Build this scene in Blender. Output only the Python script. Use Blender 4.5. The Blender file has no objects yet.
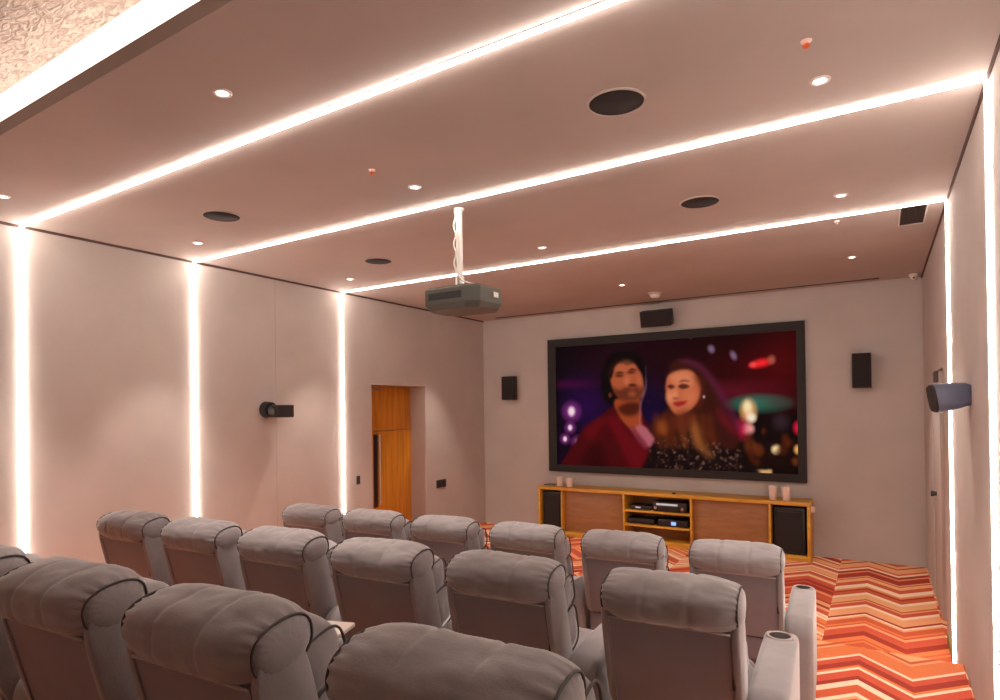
import bpy, bmesh, math, random
import numpy as np
from mathutils import Vector, Matrix, noise
random.seed(7)
sc = bpy.context.scene
COL = sc.collection
PI = math.pi

# ------------------------------------------------------------------ room numbers (metres, camera stands at x=0,y=0)
EYE = 2.12
XL, XR, YB, YF, H = -6.22, 0.483, 9.864, -1.8, 3.753
F_PX, CX, CY, YAW, PITCH, ROLL = 624.0, 478.6, 405.0, 0.5712, 0.0058, -0.0129
STRIP_Y = (2.40, 4.013, 6.215)

# ------------------------------------------------------------------ materials
def lin(c):
    return tuple(((x/12.92) if x <= 0.04045 else ((x+0.055)/1.055)**2.4) for x in c[:3]) + (1.0,)
def rgb(r, g, b):
    return lin((r/255, g/255, b/255))

def mat(name, color, rough=0.6, metal=0.0, bump=0.0, bscale=60.0, vary=0.0, vscale=4.0, sheen=0.0, emit=None, estr=0.0, spec=0.5, coat=0.0):
    m = bpy.data.materials.new(name); m.use_nodes = True
    nt = m.node_tree; b = nt.nodes['Principled BSDF']
    b.inputs['Base Color'].default_value = color
    b.inputs['Roughness'].default_value = rough
    b.inputs['Metallic'].default_value = metal
    b.inputs['Specular IOR Level'].default_value = spec
    b.inputs['Coat Weight'].default_value = coat
    if sheen:
        b.inputs['Sheen Weight'].default_value = sheen
        b.inputs['Sheen Roughness'].default_value = 0.4
    tc = nt.nodes.new('ShaderNodeTexCoord')
    if vary:
        n = nt.nodes.new('ShaderNodeTexNoise'); n.inputs['Scale'].default_value = vscale; n.inputs['Detail'].default_value = 5
        nt.links.new(tc.outputs['Object'], n.inputs['Vector'])
        r = nt.nodes.new('ShaderNodeValToRGB')
        r.color_ramp.elements[0].position = .3; r.color_ramp.elements[1].position = .7
        r.color_ramp.elements[0].color = tuple(x*(1-vary) for x in color[:3]) + (1,)
        r.color_ramp.elements[1].color = tuple(min(1, x*(1+vary)) for x in color[:3]) + (1,)
        nt.links.new(n.outputs['Fac'], r.inputs['Fac']); nt.links.new(r.outputs['Color'], b.inputs['Base Color'])
    if bump:
        n2 = nt.nodes.new('ShaderNodeTexNoise'); n2.inputs['Scale'].default_value = bscale; n2.inputs['Detail'].default_value = 3
        nt.links.new(tc.outputs['Object'], n2.inputs['Vector'])
        bp = nt.nodes.new('ShaderNodeBump'); bp.inputs['Strength'].default_value = bump; bp.inputs['Distance'].default_value = 0.01
        nt.links.new(n2.outputs['Fac'], bp.inputs['Height']); nt.links.new(bp.outputs['Normal'], b.inputs['Normal'])
    if emit:
        b.inputs['Emission Color'].default_value = emit; b.inputs['Emission Strength'].default_value = estr
    return m

WARM = (1.0, 0.80, 0.66, 1)
M = {}
M['wall'] = mat('wall_plaster', (0.50, 0.445, 0.415, 1), .85, bump=.12, bscale=30, vary=.05, vscale=2.0)
M['ceil'] = mat('ceiling_plaster', (0.45, 0.385, 0.355, 1), .9, bump=.10, bscale=18, vary=.06, vscale=1.1)
M['fabric'] = mat('grey_velvet', (0.295, 0.266, 0.272, 1), .88, bump=.10, bscale=120, vary=.10, vscale=9, sheen=.55, spec=.25)
M['shell'] = mat('taupe_leatherette', (0.24, 0.212, 0.236, 1), .6, bump=.08, bscale=140, vary=.06, vscale=5, spec=.4)
M['piping'] = mat('dark_piping', (0.06, 0.045, 0.042, 1), .7)
M['stitch'] = mat('light_piping', (0.42, 0.35, 0.33, 1), .7)
M['plinth'] = mat('dark_plinth', (0.03, 0.025, 0.025, 1), .7)
M['black'] = mat('black_plastic', (0.012, 0.009, 0.009, 1), .45, bump=.05)
M['grille'] = mat('speaker_cloth', (0.018, 0.012, 0.012, 1), .85, bump=.3, bscale=300)
M['grey_speaker'] = mat('slate_plastic', (0.085, 0.088, 0.135, 1), .5, bump=.05)
M['steel'] = mat('satin_steel', (0.55, 0.52, 0.5, 1), .3, metal=1)
M['white'] = mat('white_enamel', (0.78, 0.74, 0.70, 1), .4)
M['ivory'] = mat('ivory_ceramic', (0.85, 0.66, 0.58, 1), .45, vary=.04)
M['bezel'] = mat('screen_frame_velvet', (0.016, 0.012, 0.012, 1), .7)
M['proj'] = mat('projector_shell', (0.085, 0.083, 0.068, 1), .45, bump=.03)
M['dproj'] = mat('projector_underside', (0.06, 0.035, 0.03, 1), .6)
M['lprof'] = mat('profile_aluminium', (0.6, 0.55, 0.5, 1), .5)
M['glass'] = mat('dark_glass', (0.01, 0.01, 0.012, 1), .08)
M['orange'] = mat('orange_cap', rgb(225, 100, 40), .5)
M['tray'] = mat('tray_laminate', (0.62, 0.52, 0.47, 1), .3)
M['joint'] = mat('painted_gap_shade', (0.10, 0.06, 0.05, 1), .9)
M['olive'] = mat('olive_paint', (0.30, 0.26, 0.06, 1), .7)
LED = mat('led_diffuser', (0.9, 0.85, 0.8, 1), .6, emit=(1, .88, .78, 1), estr=50.0)
COVE = mat('cove_led', (0.9, 0.85, 0.8, 1), .6, emit=(1, .84, .70, 1), estr=9.0)
BAND = mat('cove_riser_glow', (0.9, 0.85, 0.8, 1), .6, emit=(1, .88, .76, 1), estr=2.2)
DL = mat('downlight_lens', (0.9, 0.88, 0.85, 1), .4, emit=(1, .87, .78, 1), estr=12.0)
BLUE = mat('blue_display', (0.02, 0.03, 0.2, 1), .3, emit=(.15, .25, 1, 1), estr=2.5)
SILV = mat('lit_display', (0.3, 0.3, 0.3, 1), .3, emit=(.9, .9, 1, 1), estr=.35)

def wood(name, c1, c2, vec=(1, 1, .12), rough=.42, sc_=18):
    m = bpy.data.materials.new(name); m.use_nodes = True
    nt = m.node_tree; b = nt.nodes['Principled BSDF']
    tc = nt.nodes.new('ShaderNodeTexCoord'); mp = nt.nodes.new('ShaderNodeMapping'); mp.inputs['Scale'].default_value = vec
    n = nt.nodes.new('ShaderNodeTexNoise'); n.inputs['Scale'].default_value = sc_; n.inputs['Detail'].default_value = 6; n.inputs['Distortion'].default_value = .6
    r = nt.nodes.new('ShaderNodeValToRGB'); r.color_ramp.elements[0].position = .32; r.color_ramp.elements[1].position = .68
    r.color_ramp.elements[0].color = c1; r.color_ramp.elements[1].color = c2
    nt.links.new(tc.outputs['Object'], mp.inputs['Vector']); nt.links.new(mp.outputs['Vector'], n.inputs['Vector'])
    nt.links.new(n.outputs['Fac'], r.inputs['Fac']); nt.links.new(r.outputs['Color'], b.inputs['Base Color'])
    b.inputs['Roughness'].default_value = rough
    return m
M['wood'] = wood('golden_oak', rgb(192, 134, 40), rgb(222, 166, 60), (.12, 1, 1))
M['door'] = wood('amber_teak', rgb(176, 108, 22), rgb(214, 142, 36), (1, 1, .07))
M['back'] = wood('brown_veneer', rgb(150, 104, 66), rgb(166, 118, 76), (.2, 1, 1))

def carpet():
    m = bpy.data.materials.new('chevron_carpet'); m.use_nodes = True
    nt = m.node_tree; b = nt.nodes['Principled BSDF']; b.inputs['Roughness'].default_value = .95; b.inputs['Specular IOR Level'].default_value = .15
    N = nt.nodes.new; L = nt.links.new
    def math_(op, a, c=None, clamp=False):
        n = N('ShaderNodeMath'); n.operation = op
        for i, v in enumerate((a, c)):
            if v is None: continue
            if isinstance(v, (int, float)): n.inputs[i].default_value = v
            else: L(v, n.inputs[i])
        return n.outputs[0]
    g = N('ShaderNodeNewGeometry'); s = N('ShaderNodeSeparateXYZ'); L(g.outputs['Position'], s.inputs[0])
    X, Y = s.outputs['X'], s.outputs['Y']
    W = 0.312
    u = math_('DIVIDE', math_('ADD', X, 21*W - 0.160), W)          # boundaries at x = .155 + k W
    col = math_('FLOOR', u)
    tri = math_('PINGPONG', u, 1.0)                                     # 0..1..0
    t = math_('ADD', Y, math_('MULTIPLY', tri, 0.33))
    sw = 0.072
    # wobble the stripe width with a slow sine so bands differ in thickness
    t2 = math_('ADD', math_('DIVIDE', t, sw), math_('MULTIPLY', math_('SINE', math_('MULTIPLY', t, 23.0)), .45))
    idx = math_('FLOOR', t2)
    wn = N('ShaderNodeTexWhiteNoise'); wn.noise_dimensions = '2D'
    pair = math_('FLOOR', math_('DIVIDE', math_('ADD', col, 2.0), 3.0))
    cb = N('ShaderNodeCombineXYZ'); L(idx, cb.inputs[0]); L(pair, cb.inputs[1]); L(cb.outputs[0], wn.inputs['Vector'])
    r = N('ShaderNodeValToRGB'); r.color_ramp.interpolation = 'CONSTANT'
    cols = [(0, rgb(206, 96, 62)), (.15, rgb(236, 164, 118)), (.32, rgb(168, 62, 48)), (.42, rgb(228, 126, 76)), (.58, rgb(248, 216, 186)), (.72, rgb(208, 90, 66)), (.86, rgb(238, 174, 124))]
    el = r.color_ramp.elements
    el[0].position, el[0].color = cols[0]; el[1].position, el[1].color = cols[1]
    for p, c in cols[2:]:
        e = el.new(p); e.color = c
    L(wn.outputs['Value'], r.inputs['Fac'])
    # pile noise
    nz = N('ShaderNodeTexNoise'); nz.inputs['Scale'].default_value = 45; nz.inputs['Detail'].default_value = 4; L(g.outputs['Position'], nz.inputs['Vector'])
    mx = N('ShaderNodeMix'); mx.data_type = 'RGBA'; mx.blend_type = 'OVERLAY'; mx.inputs['Factor'].default_value = .18
    L(r.outputs['Color'], mx.inputs[6]); L(nz.outputs['Color'], mx.inputs[7]); L(mx.outputs[2], b.inputs['Base Color'])
    n2 = N('ShaderNodeTexNoise'); n2.inputs['Scale'].default_value = 260; L(g.outputs['Position'], n2.inputs['Vector'])
    bp = N('ShaderNodeBump'); bp.inputs['Strength'].default_value = .35; bp.inputs['Distance'].default_value = .006
    L(n2.outputs['Fac'], bp.inputs['Height']); L(bp.outputs['Normal'], b.inputs['Normal'])
    return m
M['carpet'] = carpet()

def gold_plaster():
    m = bpy.data.materials.new('combed_gold_plaster'); m.use_nodes = True
    nt = m.node_tree; b = nt.nodes['Principled BSDF']; N = nt.nodes.new; L = nt.links.new
    g = N('ShaderNodeNewGeometry'); mp = N('ShaderNodeMapping'); mp.inputs['Scale'].default_value = (7, 16, 1); mp.inputs['Rotation'].default_value = (0, 0, .5)
    n = N('ShaderNodeTexNoise'); n.inputs['Scale'].default_value = 1.6; n.inputs['Detail'].default_value = 5; n.inputs['Distortion'].default_value = 1.6
    L(g.outputs['Position'], mp.inputs['Vector']); L(mp.outputs['Vector'], n.inputs['Vector'])
    r = N('ShaderNodeValToRGB'); r.color_ramp.elements[0].position = .38; r.color_ramp.elements[1].position = .62
    r.color_ramp.elements[0].color = (.33, .24, .20, 1); r.color_ramp.elements[1].color = (.56, .46, .40, 1)
    L(n.outputs['Fac'], r.inputs['Fac']); L(r.outputs['Color'], b.inputs['Base Color'])
    bp = N('ShaderNodeBump'); bp.inputs['Strength'].default_value = .8; bp.inputs['Distance'].default_value = .02
    L(n.outputs['Fac'], bp.inputs['Height']); L(bp.outputs['Normal'], b.inputs['Normal'])
    b.inputs['Roughness'].default_value = .5
    return m
M['gold'] = gold_plaster()

# ------------------------------------------------------------------ mesh helpers
def box(bm, x0, x1, y0, y1, z0, z1, bev=0.0, mtx=None, seg=2):
    vs = [bm.verts.new((x, y, z)) for z in (z0, z1) for y in (y0, y1) for x in (x0, x1)]
    fs = [(0, 2, 3, 1), (4, 5, 7, 6), (0, 1, 5, 4), (2, 6, 7, 3), (0, 4, 6, 2), (1, 3, 7, 5)]
    faces = [bm.faces.new([vs[i] for i in f]) for f in fs]
    if bev:
        ed = list({e for f in faces for e in f.edges})
        r = bmesh.ops.bevel(bm, geom=ed, offset=bev, segments=seg, profile=.5, affect='EDGES')
        vs = list({v for f in r['faces'] for v in f.verts} | {v for v in vs if v.is_valid})
    if mtx is not None:
        bmesh.ops.transform(bm, matrix=mtx, verts=[v for v in vs if v.is_valid])
    return vs

def cyl(bm, c, r0, r1, axis, length, seg=32, caps=True):
    """frustum starting at c, along axis"""
    ax = Vector(axis).normalized(); q = Vector((0, 0, 1)).rotation_difference(ax).to_matrix().to_4x4()
    mt = Matrix.Translation(Vector(c) + ax*length/2) @ q
    bmesh.ops.create_cone(bm, cap_ends=caps, segments=seg, radius1=r0, radius2=r1, depth=length, matrix=mt)

def lathe(bm, c, prof, seg=40):
    """prof list of (r,z) turned about z through c"""
    rings = []
    for r, z in prof:
        if r < 1e-6: rings.append([bm.verts.new((c[0], c[1], c[2]+z))])
        else: rings.append([bm.verts.new((c[0]+r*math.cos(2*PI*i/seg), c[1]+r*math.sin(2*PI*i/seg), c[2]+z)) for i in range(seg)])
    for a, b in zip(rings, rings[1:]):
        for i in range(seg):
            j = (i+1) % seg
            if len(a) == 1 and len(b) == 1: continue
            if len(a) == 1: bm.faces.new((a[0], b[i], b[j]))
            elif len(b) == 1: bm.faces.new((a[i], a[j], b[0]))
            else: bm.faces.new((a[i], a[j], b[j], b[i]))

def tube(bm, pts, r, seg=8, closed=False):
    pts = [Vector(p) for p in pts]; n = len(pts); rings = []
    prev = None
    for i, p in enumerate(pts):
        if closed: t = pts[(i+1) % n] - pts[(i-1) % n]
        else: t = pts[min(i+1, n-1)] - pts[max(i-1, 0)]
        t.normalize()
        if prev is None:
            u = t.orthogonal().normalized()
        else:
            u = (prev - t*prev.dot(t)).normalized()
        prev = u; w = t.cross(u)
        rings.append([bm.verts.new(p + (u*math.cos(2*PI*k/seg) + w*math.sin(2*PI*k/seg))*r) for k in range(seg)])
    m = n if closed else n-1
    for i in range(m):
        a, b = rings[i], rings[(i+1) % n]
        for k in range(seg):
            l = (k+1) % seg
            bm.faces.new((a[k], a[l], b[l], b[k]))
    if not closed:
        bm.faces.new(rings[0]); bm.faces.new(rings[-1])

def prism(bm, poly, z0, z1, mtx=None):
    a = [bm.verts.new((x, y, z0)) for x, y in poly]; b = [bm.verts.new((x, y, z1)) for x, y in poly]
    n = len(poly)
    bm.faces.new(a); bm.faces.new(b)
    for i in range(n): bm.faces.new((a[i], a[(i+1) % n], b[(i+1) % n], b[i]))
    if mtx is not None: bmesh.ops.transform(bm, matrix=mtx, verts=a+b)
    return a+b

def obj(name, bm, m, parent=None, smooth=False, loc=None, angle=None):
    bmesh.ops.recalc_face_normals(bm, faces=bm.faces)
    me = bpy.data.meshes.new(name); bm.to_mesh(me); bm.free()
    me.materials.append(m)
    if smooth:
        me.polygons.foreach_set('use_smooth', [True]*len(me.polygons))
        if angle: me.set_sharp_from_angle(angle=math.radians(angle))
    o = bpy.data.objects.new(name, me); COL.objects.link(o)
    if parent: o.parent = parent
    if loc: o.location = loc
    return o
def B(): return bmesh.new()
def quick(name, m, parent, *boxes, bev=0.0):
    bm = B()
    for b in boxes: box(bm, *b, bev=bev)
    return obj(name, bm, m, parent, smooth=bev > 0, angle=40)
def empty(name, loc=(0, 0, 0), rz=0):
    o = bpy.data.objects.new(name, None); COL.objects.link(o); o.location = loc; o.rotation_euler = (0, 0, rz); o.empty_display_size = .1
    return o
def tag(o, label, cat, group=None):
    o['label'] = label; o['category'] = cat
    if group: o['group'] = group
    return o
def struct(o): o['kind'] = 'structure'; return o
def copy_tree(o, parent=None):
    c = o.copy(); COL.objects.link(c); c.parent = parent
    if parent is None and 'label' in c.keys(): pass
    for ch in [x for x in o.children]: copy_tree(ch, c)
    return c

# ------------------------------------------------------------------ room shell
def shell():
    P1, P2, P3 = .25, .42, .60
    Y1, Y2, Y3 = 5.62, 3.55, 2.12
    bm = B(); box(bm, XL-.5, XR+.3, YF-.2, YB+.2, -.2, 0)
    struct(obj('floor', bm, M['carpet']))
    # three stepped seating platforms, part of the building
    bm = B(); box(bm, XL, XR, YF, Y1, 0, P1, bev=.012)
    struct(obj('floor_platform', bm, M['carpet'], smooth=True, angle=30))
    bm = B(); box(bm, XL, -.10, YF, Y2, P1, P2, bev=.012)
    struct(obj('floor_platform', bm, M['carpet'], smooth=True, angle=30))
    bm = B(); box(bm, XL, -.10, YF, Y3, P2, P3, bev=.012)
    struct(obj('floor_platform', bm, M['carpet'], smooth=True, angle=30))
    # left wall with the door recess
    dy0, dy1, dz = 6.80, 8.08, 2.49
    bm = B()
    box(bm, XL-.5, XL, YF-.2, dy0, -.2, H+.6); box(bm, XL-.5, XL, dy1, YB, -.2, H+.6); box(bm, XL-.5, XL, dy0, dy1, dz, H+.6)
    struct(obj('wall_left', bm, M['wall']))
    bm = B(); box(bm, XL-.5, XL-.36, dy0, dy1, 0, dz)
    struct(obj('wall_left_recess', bm, M['wall']))
    bm = B(); box(bm, XL-.5, XR+.3, YB, YB+.2, -.2, H+.6)
    struct(obj('wall_front', bm, M['wall']))
    # right wall, with a flush door leaf beyond strip three
    ry0, ry1, rz = 7.0, 8.42, 2.44
    bm = B()
    box(bm, XR, XR+.3, YF-.2, ry0, -.2, H+.6); box(bm, XR, XR+.3, ry1, YB, -.2, H+.6); box(bm, XR, XR+.3, ry0, ry1, rz, H+.6); box(bm, XR+.12, XR+.3, ry0, ry1, -.2, rz)
    struct(obj('wall_right', bm, M['wall']))
    bm = B(); box(bm, XL-.5, XR+.3, YF-.2, YF, -.2, H+.6)
    struct(obj('wall_rear', bm, M['wall']))
    # ceiling with raised coffer behind y=1.5
    cx0, cx1, cy0, cy1 = -5.7, -.7, -1.2, 1.56
    bm = B()
    box(bm, XL, XR, cy1, YB, H, H+.08); box(bm, XL, XR, YF, cy0, H, H+.08)
    box(bm, XL, cx0, cy0, cy1, H, H+.08); box(bm, cx1, XR, cy0, cy1, H, H+.08)
    struct(obj('ceiling', bm, M['ceil']))
    o = .17; Hc = H+.43
    bm = B()
    box(bm, cx0-o-.05, cx0-o, cy0-o, cy1+o, H+.08, Hc); box(bm, cx1+o, cx1+o+.05, cy0-o, cy1+o, H+.08, Hc)
    box(bm, cx0-o, cx1+o, cy0-o-.05, cy0-o, H+.08, Hc); box(bm, cx0-o, cx1+o, cy1+o, cy1+o+.05, H+.08, Hc)
    struct(obj('ceiling_coffer_riser', bm, M['ceil']))
    bm = B(); box(bm, cx0-o-.05, cx1+o+.05, cy0-o-.05, cy1+o+.05, Hc, Hc+.05)
    struct(obj('ceiling_coffer', bm, M['gold']))
    # cove tape lying on the ledge of the coffer
    t = tag(empty('cove_light', (-3.2, cy1, H+.1)), 'bright hidden cove light around the raised textured ceiling recess', 'cove light')
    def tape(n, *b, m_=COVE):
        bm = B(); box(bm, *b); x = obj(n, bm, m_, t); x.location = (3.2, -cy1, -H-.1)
    tape('riser_glow_band', cx0-o, cx1+o, cy1+o-.012, cy1+o-.001, H+.082, Hc-.002, m_=BAND)  # emissive skin on the riser, imitating the wash of cove light
    tape('led_tape', cx0, cx1, cy1+.06, cy1+.10, H+.081, H+.092)
    tape('led_tape', cx0, cx1, cy0-.10, cy0-.06, H+.081, H+.092)
    tape('led_tape', cx0-.10, cx0-.06, cy0, cy1, H+.081, H+.092)
    tape('led_tape', cx1+.06, cx1+.10, cy0, cy1, H+.081, H+.092)
    # shade of the wall-ceiling gap, painted as thin dark strips
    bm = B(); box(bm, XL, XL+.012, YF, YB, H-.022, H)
    struct(obj('gap_shade_1', bm, M['joint']))
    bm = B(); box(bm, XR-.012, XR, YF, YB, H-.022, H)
    struct(obj('gap_shade_2', bm, M['joint']))
    # door 1 in the left recess: leaf with long pull, plank panel above
    d = empty('door_1', (XL-.36, 7.44, 0)); struct(d)
    def part(n, m, *b, bev=.003, par=d):
        bm = B(); box(bm, *b, bev=bev); return obj(n, bm, m, par, smooth=True, angle=40)
    part('transom_panel', M['door'], 0, .045, -.64, .64, 1.80, dz-.002)
    lf = part('door_leaf', M['door'], 0, .045, -.46, .64, .004, 1.792)
    part('door_leaf_side', M['door'], 0, .045, -.64, -.468, .004, 1.792)
    part('handle_recess', M['black'], .045, .049, -.27, -.18, .62, 1.74, bev=.001, par=lf)
    bm = B(); tube(bm, [(.085, -.17, .66), (.085, -.17, 1.74)], .014, 12)
    for z in (.75, 1.65): cyl(bm, (.04, -.17, z), .009, .009, (1, 0, 0), .05, 10)
    obj('pull_handle', bm, M['lprof'], lf, smooth=True, angle=40)
    bm = B(); box(bm, .03, .05, -.60, -.10, dz-.07, dz-.035, bev=.004); obj('door_closer', bm, M['steel'], d)
    # door 2, a flush leaf in the right wall
    d2 = empty('door_2', (XR, 7.8, 0)); struct(d2)
    part('door_leaf', M['wall'], .006, .115, -.25, .61, .005, rz-.01, par=d2)
    bm = B(); cyl(bm, (.01, .27, 1.17), .022, .022, (-1, 0, 0), .03, 16); cyl(bm, (-.02, .27, 1.17), .03, .028, (-1, 0, 0), .025, 16)
    obj('door_knob', bm, M['black'], d2, smooth=True, angle=40)
    bm = B(); box(bm, -.03, .006, -.22, -.10, 2.32, 2.43, bev=.006); obj('door_closer', bm, M['dproj'], d2)
    # vertical joint of the wall panels on the left wall
    bm = B()
    for y in (5.09,): box(bm, XL, XL+.002, y-.003, y+.003, 0, H-.03)
    struct(obj('trim_3', bm, M['ceil']))
    bm = B(); box(bm, XR-.012, XR, 6.32, 6.85, 0, .09, bev=.003)
    struct(obj('trim_4', bm, M['olive'], smooth=True, angle=40))
shell()

# ------------------------------------------------------------------ LED profiles
def led(name, p0, p1, out, label, group, w=.012, hgt=.016):
    """half round diffuser on a thin aluminium base; p0->p1 along the run, out = outward normal"""
    p0, p1, out = Vector(p0), Vector(p1), Vector(out)
    t = empty(name, p0); tag(t, label, 'strip light', group)
    ax = (p1-p0).normalized(); side = ax.cross(out).normalized()
    def sweep(prof, m, n):
        bm = B(); a = []; b = []
        for s, h in prof:
            v = side*s + out*h
            a.append(bm.verts.new(v)); b.append(bm.verts.new(v + (p1-p0)))
        k = len(prof)
        for i in range(k):
            j = (i+1) % k; bm.faces.new((a[i], a[j], b[j], b[i]))
        bm.faces.new(a); bm.faces.new(b)
        return obj(n, bm, m, t, smooth=True, angle=50)
    sweep([(-w-.004, 0), (w+.004, 0), (w+.004, .004), (-w-.004, .004)], M['lprof'], 'profile')
    sweep([(w*math.cos(a), .004+hgt*math.sin(a)) for a in [PI*i/10 for i in range(11)]], LED, 'diffuser')
    return t
names = ('nearest the coffer', 'middle of the three', 'nearest the screen')
for i, y in enumerate(STRIP_Y):
    led('ceiling_light_strip', (XL+.012, y, H), (XR-.012, y, H), (0, 0, -1), ('glowing linear light across the ceiling closest to the textured ceiling recess', 'glowing linear light across the ceiling just behind the projector pole', 'glowing linear light across the ceiling between projector and screen wall')[i], 'linear lights across the ceiling', w=.011)
    zb = (.42, .25, 0.0)[i]
    led('wall_light_strip', (XL, y, zb), (XL, y, H-.022), (1, 0, 0), ('vertical glowing light line on left wall, leftmost in the photo', 'vertical glowing light line on left wall, between the far left one and the wall speaker', 'vertical glowing light line on left wall beside the wooden door')[i], 'vertical light lines on the left wall')
    led('wall_light_strip', (XR, y, .25 if i < 2 else 0), (XR, y, H-.022), (-1, 0, 0), ('vertical light line on right wall behind the photographed stretch', 'vertical glowing light line on right wall at the right photo edge', 'vertical glowing light line on right wall beyond the grey wall speaker')[i], 'vertical light lines on the right wall', w=.010)

# ------------------------------------------------------------------ downlights, ceiling speakers, small ceiling things
def downlight(x, y, label, power=150.0, spot=True):
    t = tag(empty('ceiling_downlight', (x, y, H)), label, 'downlight', 'round recessed downlights')
    bm = B(); lathe(bm, (0, 0, 0), [(.030, -.001), (.032, -.007), (.046, -.006), (.050, 0)], 28); obj('rim', bm, M['white'], t, smooth=True)
    bm = B(); lathe(bm, (0, 0, 0), [(0, -.003), (.029, -.003), (.030, 0), (0, 0)], 28); obj('lens', bm, DL, t)
    if spot:
        ld = bpy.data.lights.new('spot', 'SPOT'); ld.energy = power; ld.color = (1, .86, .76); ld.spot_size = math.radians(62); ld.spot_blend = .55; ld.shadow_soft_size = .03
        lo = bpy.data.objects.new('lamp', ld); COL.objects.link(lo); lo.parent = t; lo.location = (0, 0, -.02)
dls = [(-2.805, 1.98, 'recessed downlight between the textured recess and first ceiling light line'),
 (-.23, 3.58, 'recessed downlight on the right beside the orange sprinkler'),
 (-2.846, 3.6, 'recessed downlight above and left of the projector pole'),
 (-.231, 5.64, 'recessed downlight near the ceiling vent, on the projector side of the light line'),
 (-2.87, 5.7, 'recessed downlight to the right of the projector, before the third light line'),
 (-.235, 8.09, 'recessed downlight nearest the small corner camera'),
 (-5.49, 2.0, 'recessed downlight at the far left edge of the ceiling'),
 (-5.51, 3.6, 'recessed downlight beside the second left wall light line'),
 (-5.52, 5.67, 'recessed downlight beside the third left wall light line'),
 (-2.883, 8.08, 'recessed downlight close to the smoke detector'),
 (-5.52, 8.08, 'recessed downlight hidden behind the projector, above the wooden door')]
for x, y, l in dls: downlight(x, y, l)
def ceil_speaker(x, y, label, r=.155):
    t = tag(empty('ceiling_speaker', (x, y, H)), label, 'ceiling speaker', 'round ceiling speakers')
    bm = B(); lathe(bm, (0, 0, 0), [(r-.012, 0), (r-.010, -.008), (r, -.006), (r+.002, 0)], 48); obj('rim', bm, M['ceil'], t, smooth=True)
    bm = B(); lathe(bm, (0, 0, 0), [(0, -.006), (r-.012, -.004), (r-.012, 0), (0, 0)], 48); obj('grille', bm, M['grille'], t, smooth=True)
ceil_speaker(-1.165, 3.216, 'large round dark ceiling speaker nearest the camera, right of centre')
ceil_speaker(-1.19, 5.17, 'round dark ceiling speaker to the right of the projector')
ceil_speaker(-4.59, 3.22, 'round ceiling speaker on the left between first and second light lines')
ceil_speaker(-4.60, 5.163, 'small-looking dark ceiling speaker left of the projector')

def sprinkler(x, y, label, m):
    t = tag(empty('ceiling_sprinkler', (x, y, H)), label, 'sprinkler', 'ceiling sprinklers')
    bm = B(); lathe(bm, (0, 0, 0), [(.024, 0), (.022, -.005), (.011, -.010), (.010, -.016), (0, -.016)], 24); obj('escutcheon', bm, M['ivory'], t, smooth=True, angle=40)
    bm = B(); lathe(bm, (0, 0, 0), [(0, -.014), (.013, -.016), (.016, -.022), (.012, -.030), (0, -.031)], 20); obj('cap', bm, m, t, smooth=True, angle=40)
sprinkler(-.255, 3.157, 'orange capped ceiling sprinkler at upper right, near a downlight', M['orange'])
sprinkler(-2.883, 3.183, 'orange capped ceiling sprinkler between the first two light lines, left of centre', M['orange'])
sprinkler(-.30, 6.42, 'tiny pale ceiling sprinkler beside the third light line near the vent', M['steel'])

t = tag(empty('smoke_detector', (-2.699, 8.94, H)), 'round white smoke detector on ceiling above the centre speaker', 'smoke detector')
bm = B(); lathe(bm, (0, 0, 0), [(.10, 0), (.10, -.012), (.085, -.02)], 32); lathe(bm, (0, 0, 0), [(.085, -.02), (0, -.02)], 32); obj('base', bm, M['lprof'], t, smooth=True, angle=40)
bm = B(); lathe(bm, (0, 0, 0), [(.075, -.018), (.07, -.05), (.045, -.07), (0, -.074)], 32); obj('dome', bm, M['white'], t, smooth=True)

t = tag(empty('ceiling_vent', (.262, 6.60, H)), 'square dark louvred air vent in ceiling near the right wall', 'air vent')
quick('vent_frame', M['lprof'], t, (-.10, .10, -.33, -.315, -.008, 0), (-.10, .10, .315, .33, -.008, 0), (-.10, -.088, -.33, .33, -.008, 0), (.088, .10, -.33, .33, -.008, 0))
quick('backing', M['black'], t, (-.09, .09, -.32, .32, -.001, 0))
for k in range(9):
    x = -.08+k*.02
    bm = B(); box(bm, -.001, .001, -.315, .315, -.008, 0, mtx=Matrix.Translation((x, 0, 0)) @ Matrix.Rotation(.5, 4, 'Y')); obj('slat', bm, M['dproj'], t)

t = tag(empty('slot_diffuser', (-2.89, 9.66, H)), 'long thin black slot air diffuser in ceiling along the screen wall', 'air diffuser')
quick('slot', M['black'], t, (-2.9, 2.9, -.022, .022, -.002, 0))
quick('edge_trim', M['dproj'], t, (-2.91, 2.91, -.03, -.022, -.006, 0), (-2.91, 2.91, .022, .03, -.006, 0), (-2.91, -2.90, -.03, .03, -.006, 0), (2.90, 2.91, -.03, .03, -.006, 0))

t = tag(empty('security_camera', (.385, 9.62, H)), 'tiny white dome camera on ceiling in the right corner of screen wall', 'camera')
bm = B(); lathe(bm, (0, 0, 0), [(.055, 0), (.055, -.03), (.045, -.036), (0, -.036)], 28); obj('base', bm, M['white'], t, smooth=True, angle=40)
bm = B(); lathe(bm, (0, 0, 0), [(.042, -.035), (.036, -.06), (.018, -.075), (0, -.078)], 24); obj('dome', bm, M['white'], t, smooth=True)
bm = B(); cyl(bm, (0, -.035, -.056), .012, .012, (0, -1, 0), .008, 16); obj('lens', bm, M['glass'], t)

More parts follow.
